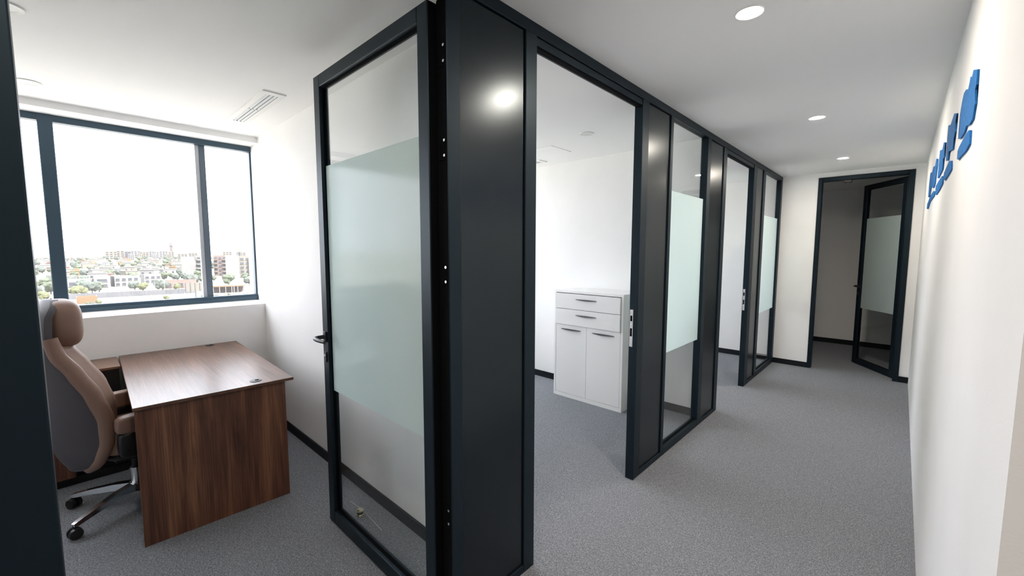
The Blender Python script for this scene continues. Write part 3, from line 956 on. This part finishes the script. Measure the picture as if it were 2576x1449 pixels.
# skyline blocks on the horizon
ORD = ['leftmost', 'second', 'third', 'fourth', 'fifth', 'sixth', 'seventh', 'eighth', 'ninth', 'tenth', 'eleventh', 'twelfth', 'thirteenth', 'fourteenth', 'fifteenth', 'sixteenth', 'seventeenth', 'eighteenth', 'nineteenth', 'twentieth', 'twenty-first', 'twenty-second', 'twenty-third', 'twenty-fourth', 'twenty-fifth', 'twenty-sixth']
def from_left(i):
    return ORD[i] + (' of all' if i == 0 else ' from the left')
sky = [(3.05, 1.0, 20.5, 'cream'), (3.55, 1.1, 22.5, 'cream'), (4.15, 0.8, 20, 'greywall'), (4.85, 0.85, 21.5, 'white'), (5.5, 0.8, 19, 'cream'), (6.0, 0.7, 21.0, 'white'), (6.55, 0.7, 19, 'white'), (7.05, 0.8, 21.5, 'white'), (7.55, 0.8, 19.5, 'cream'), (5.2, 0.6, 14, 'cream'), (4.5, 0.5, 14, 'white'), (6.3, 0.5, 13, 'white'), (7.3, 0.5, 13, 'cream'), (8.6, 1.0, 14, 'cream'), (9.5, 0.9, 15, 'cream'), (12.6, 1.0, 20, 'cream'), (13.9, 1.1, 18, 'cream'), (15.2, 1.0, 21, 'white')]
sky.sort()
for i, (b, wd, h, m) in enumerate(sky):
    d = (1500 + (i % 5) * 45) if h > 14.5 else 1380 + (i % 3) * 30
    block('skyline_block', b, d, 18, R(wd) * d * 0.86, h, m, 4, 3, '%s block on the hazy skyline, %s' % ({'cream': 'cream', 'white': 'white', 'greywall': 'grey'}[m], from_left(i)), 'skyline blocks on the horizon')

# minaret
mb = empty('minaret', at(7.68, 2500), R(-7.68), label='tall square minaret rising above the skyline', category='tower')
box('shaft', -6.5, 6.5, -6.5, 6.5, 0, 44, C_['stone'], mb, world=False)
box('gallery', -8, 8, -8, 8, 44, 46.5, C_['greywall'], mb, world=False)
box('lantern', -3.6, 3.6, -3.6, 3.6, 46.5, 57, C_['stone'], mb, world=False)
bm = bmesh.new()
superell(bm, (0, 0, 57.5), (3.6, 3.6, 4.5), 0.9, 14, 8)
from_bm('dome', bm, C_['greywall'], mb, world=False, smooth=60)
for k in range(3):
    box('slit_window', 6.4, 6.8, -1.2, 1.2, 12 + 11 * k, 17 + 11 * k, C_['pane'], mb, world=False)
block('domed_kiosk', 13.75, 900, 8, 5.0, 26.5, 'cream', 1, 1, 'small cream tower top above the right apartment blocks', cat='tower')

# boundary wall with panels and posts
wl = empty('boundary_wall', at(4.5, 288), R(-4.5), label='long grey concrete wall across the wasteland outside', category='wall')
n = 30
for i in range(n):
    y0 = -27 + 52 * i / n
    box('wall_panel', -0.25, 0.0, y0 + 0.12, y0 + 52 / n, 0, 2.7, C_['greywall'], wl, world=False)
    box('wall_post', -0.35, 0.10, y0 - 0.10, y0 + 0.12, 0, 2.85, C_['greywall'], wl, world=False)

# billboard
bb = empty('billboard', at(9.55, 262), R(-9.55), label='pale billboard seen from behind on a post outside', category='billboard')
box('board', -0.15, 0.0, -4.1, 4.1, 3.0, 7.4, C_['cream'], bb, world=False)
for k in range(5):
    box('brace', 0.0, 0.25, -3.9 + 1.9 * k, -3.7 + 1.9 * k, 2.8, 7.5, C_['greywall'], bb, world=False)
box('post', -0.4, 0.0, -0.35, 0.35, 0, 3.0, C_['greywall'], bb, world=False)

# canopy and lamp poles
cn = empty('roadside_canopy', at(12.6, 278), R(-12.6), label='long low orange edged canopy beside the road', category='canopy')
box('roof', -6, 0, -7.5, 7.5, 3.6, 4.2, C_['orange'], cn, world=False)
for k in range(6):
    box('column', -0.3, 0.0, -7.2 + 2.8 * k, -6.9 + 2.8 * k, 0, 3.6, C_['polewhite'], cn, world=False)
box('back_wall', -5.8, -5.6, -7.3, 7.3, 0, 3.6, C_['rose'], cn, world=False)
for i, (b, d, h) in enumerate(((6.15, 296, 6.0), (6.95, 296, 7.0), (8.6, 236, 4.5), (9.3, 236, 4.5), (9.95, 236, 4.5), (13.1, 262, 6.0), (15.3, 262, 6))):
    e = empty('lamp_post', at(b, d), R(-b), label='thin white lamp post outside, %s' % from_left(i), category='lamp post', group='white lamp posts outside')
    box('pole', -0.14, 0.14, -0.14, 0.14, 0, h, C_['polewhite'], e, world=False)
    box('lamp_arm', -0.1, 1.4, -0.1, 0.1, h, h + 0.2, C_['polewhite'], e, world=False)
ot = block('orange_shed', 1.1, 262, 5, 6.5, 2.2, 'orange', 1, 0, 'orange flat roofed shed close behind the headrest', cat='shed')
# parked cars by the canopy
def car_mesh():
    bm = bmesh.new()
    add_box(bm, -0.9, 0.9, -2.1, 2.1, 0.35, 0.95, 0.15, 1)
    add_box(bm, -0.8, 0.8, -1.2, 1.1, 0.95, 1.5, 0.2, 1)
    return bm
c0 = empty('parked_car', at(14.2, 258), R(-14.2), label='small parked car on the road outside', category='car', group='parked cars outside')
from_bm('body', car_mesh(), C_['car'], c0, world=False)
for sx in (-0.75, 0.75):
    for sy in (-1.3, 1.3):
        cyl('wheel', (sx - 0.12, sy, 0.33), (sx + 0.12, sy, 0.33), 0.33, C_['pane'], c0, world=False, seg=12)
for b, d in ((15.4, 255), (16.4, 258), (11.4, 256), (8.0, 300), (5.6, 300)):
    c = copy_tree(c0)
    c.location = at(b, d)

# houses
hm = []
for mat_, roof_ in (('white', 'white'), ('cream', 'cream'), ('rose', 'tile'), ('ochre', 'ochre'), ('white', 'cream'), ('white', 'white'), ('cream', 'white')):
    wy, wx, h = random.uniform(9, 13), random.uniform(8, 11), random.uniform(4.2, 6.5)
    bm = bmesh.new()
    add_box(bm, -wx, 0, -wy / 2, wy / 2, 0, h)
    me = bpy.data.meshes.new('house_walls')
    bm.to_mesh(me); bm.free()
    me.materials.append(C_[mat_])
    bm = bmesh.new()
    add_box(bm, -wx - 0.3, 0.3, -wy / 2 - 0.3, wy / 2 + 0.3, h, h + 0.5)
    add_box(bm, -wx * 0.7, -wx * 0.4, -wy * 0.2, wy * 0.1, h + 0.5, h + 2.2)
    rf = bpy.data.meshes.new('house_roof')
    bm.to_mesh(rf); bm.free()
    rf.materials.append(C_[roof_])
    bm = bmesh.new()
    add_box(bm, -0.05, 0.12, -0.7, 0.7, h * 0.4, h * 0.72)
    wmh = bpy.data.meshes.new('house_window')
    bm.to_mesh(wmh); bm.free()
    wmh.materials.append(C_['pane'])
    hm.append((me, rf, wmh, wy, 'low %s house with %s roof in the town outside' % (mat_, {'tile': 'red'}.get(roof_, roof_))))
TAKEN = []
for b_, d_, r_ in ((9.05, 452, 9), (10.35, 459, 10), (11.9, 477, 10), (13.05, 433, 11), (14.25, 435, 10), (15.5, 432, 11), (16.9, 438, 11), (2.35, 368, 9), (4.05, 377, 10), (6.05, 400, 8), (8.2, 334, 11), (0.75, 376, 9), (13.75, 904, 8), (9.55, 262, 6), (12.6, 281, 9), (1.1, 265, 6), (14.2, 258, 3), (15.4, 255, 3), (16.4, 258, 3), (11.4, 256, 3), (8.0, 300, 3), (5.6, 300, 3), (6.15, 296, 1), (6.95, 296, 1), (8.6, 236, 1.5), (9.3, 236, 1.5), (9.95, 236, 1.5), (13.1, 262, 1.5), (15.3, 262, 1.5)):
    q_ = at(b_, d_)
    TAKEN.append((q_.x, q_.y, r_))
def free_spot(p, r):
    if any((p.x - x) ** 2 + (p.y - y) ** 2 < (r + q) ** 2 for x, y, q in TAKEN):
        return False
    TAKEN.append((p.x, p.y, r))
    return True
d = 400.0
cnt = 0
while d < 1450 and cnt < 260:
    b = -3.5 + random.uniform(0, 1)
    while b < 17.5:
        stepb = math.degrees(random.uniform(13, 30) * (1 + (d - 400) / 900) / d)
        b += stepb
        if random.random() < 0.30 or (d < 470 and 8.4 < b < 18):
            continue
        me, rf, wmh, wy, HL = random.choice(hm)
        hp = at(b, d + random.uniform(-10, 10))
        if not free_spot(hp, 8.4):
            continue
        o = bpy.data.objects.new('house', None)
        COL.objects.link(o)
        o.location = hp
        o.rotation_euler = (0, 0, R(-b + random.uniform(-25, 25)))
        setp(o, HL, 'house', 'low houses of the town outside')
        for nm, mm in (('walls', me), ('roof', rf)):
            q = bpy.data.objects.new(nm, mm)
            COL.objects.link(q)
            q.parent = o
        if d < 650:
            for k in (-0.28, 0.25):
                q = bpy.data.objects.new('window', wmh)
                COL.objects.link(q)
                q.parent = o
                q.location = (0, wy * k, 0)
        cnt += 1
    d *= 1.045

# trees
def crown_mesh(seed, mat, rx_, rz_):
    rnd = random.Random(seed)
    bm = bmesh.new()
    for k in range(9):
        a = rnd.uniform(0, 6.28)
        rr = rnd.uniform(0, 0.6)
        c = Vector((math.cos(a) * rr * rx_, math.sin(a) * rr * rx_, rnd.uniform(-0.35, 0.45) * rz_ + rz_ * 1.25))
        g = bmesh.ops.create_icosphere(bm, subdivisions=2, radius=rnd.uniform(0.38, 0.6) * rx_, matrix=Matrix.Translation(c))
        for v in g['verts']:
            v.co += (v.co - c) * rnd.uniform(-0.22, 0.22)
    me = bpy.data.meshes.new('crown')
    bm.to_mesh(me); bm.free()
    me.materials.append(C_[mat])
    return me
crowns = [crown_mesh(1, 'leaf1', 3.2, 2.8), crown_mesh(2, 'leaf2', 3.0, 2.4), crown_mesh(3, 'leaf3', 3.4, 2.6), crown_mesh(4, 'leaf1', 2.6, 2.2)]
bm = bmesh.new()
add_cyl(bm, (0, 0, 0), (0, 0, 3.4), 0.3, 0.18, seg=7)
trunk_me = bpy.data.meshes.new('trunk')
bm.to_mesh(trunk_me); bm.free()
trunk_me.materials.append(C_['trunk'])
def tree(b, d, k, s, label, group, free=False):
    if not free and not free_spot(at(b, d), 3.7 * s):
        return
    o = bpy.data.objects.new('tree', None)
    COL.objects.link(o)
    o.location = at(b, d)
    o.rotation_euler = (0, 0, random.uniform(0, 6.28))
    o.scale = (s, s, s)
    setp(o, label, 'tree', group)
    for nm, me in (('crown', crowns[k]), ('trunk', trunk_me)):
        q = bpy.data.objects.new(nm, me)
        COL.objects.link(q)
        q.parent = o
near = [(0.3, 305, 1, 1.0), (0.9, 312, 1, 0.9), (1.5, 322, 2, 1.1), (2.0, 330, 0, 0.9), (1.0, 335, 2, 1.2), (4.6, 330, 2, 0.9), (5.2, 322, 1, 0.9), (5.8, 326, 0, 1.2), (6.3, 330, 0, 1.3), (6.8, 318, 2, 1.1), (7.3, 322, 1, 0.8), (7.9, 318, 1, 0.7), (8.5, 330, 0, 1.0), (9.2, 350, 2, 1.3), (9.7, 350, 0, 1.3), (10.4, 345, 0, 1.1), (11.1, 340, 2, 1.1), (12.6, 335, 0, 1.3), (13.2, 330, 0, 1.4), (13.8, 335, 2, 1.2), (14.6, 335, 2, 1.0), (15.6, 335, 0, 1.0), (16.5, 330, 1, 1.0), (-1.2, 330, 0, 1.1), (-2.2, 325, 2, 1.0), (-1.7, 290, 1, 0.8)]
near.sort()
for i, (b, d, k, s) in enumerate([q for q in near if free_spot(at(q[0], q[1]), 3.3 * q[3])]):
    tree(b, d, k, s, '%s tree behind the grey wall outside, %s' % (('olive', 'yellow-green', 'dull green', 'olive')[k], from_left(i)), 'trees behind the grey wall', True)
for i in range(40):
    tree(random.uniform(-3, 17.5), random.uniform(225, 262), random.choice((1, 2, 3)), random.uniform(0.25, 0.45), 'low shrub on the wasteland in front of the grey wall', 'shrubs on the wasteland')
for i in range(360):
    dd = 390 + 1000 * random.random() ** 1.4
    kk = random.choice((0, 2, 2, 3))
    tree(random.uniform(-3, 17.5), dd, kk, random.uniform(0.7, 1.1) * (1 + (dd - 400) / 1600), ('olive', 'yellow-green', 'dull green', 'small olive')[kk] + ' tree among the houses of the town', 'trees among the houses')
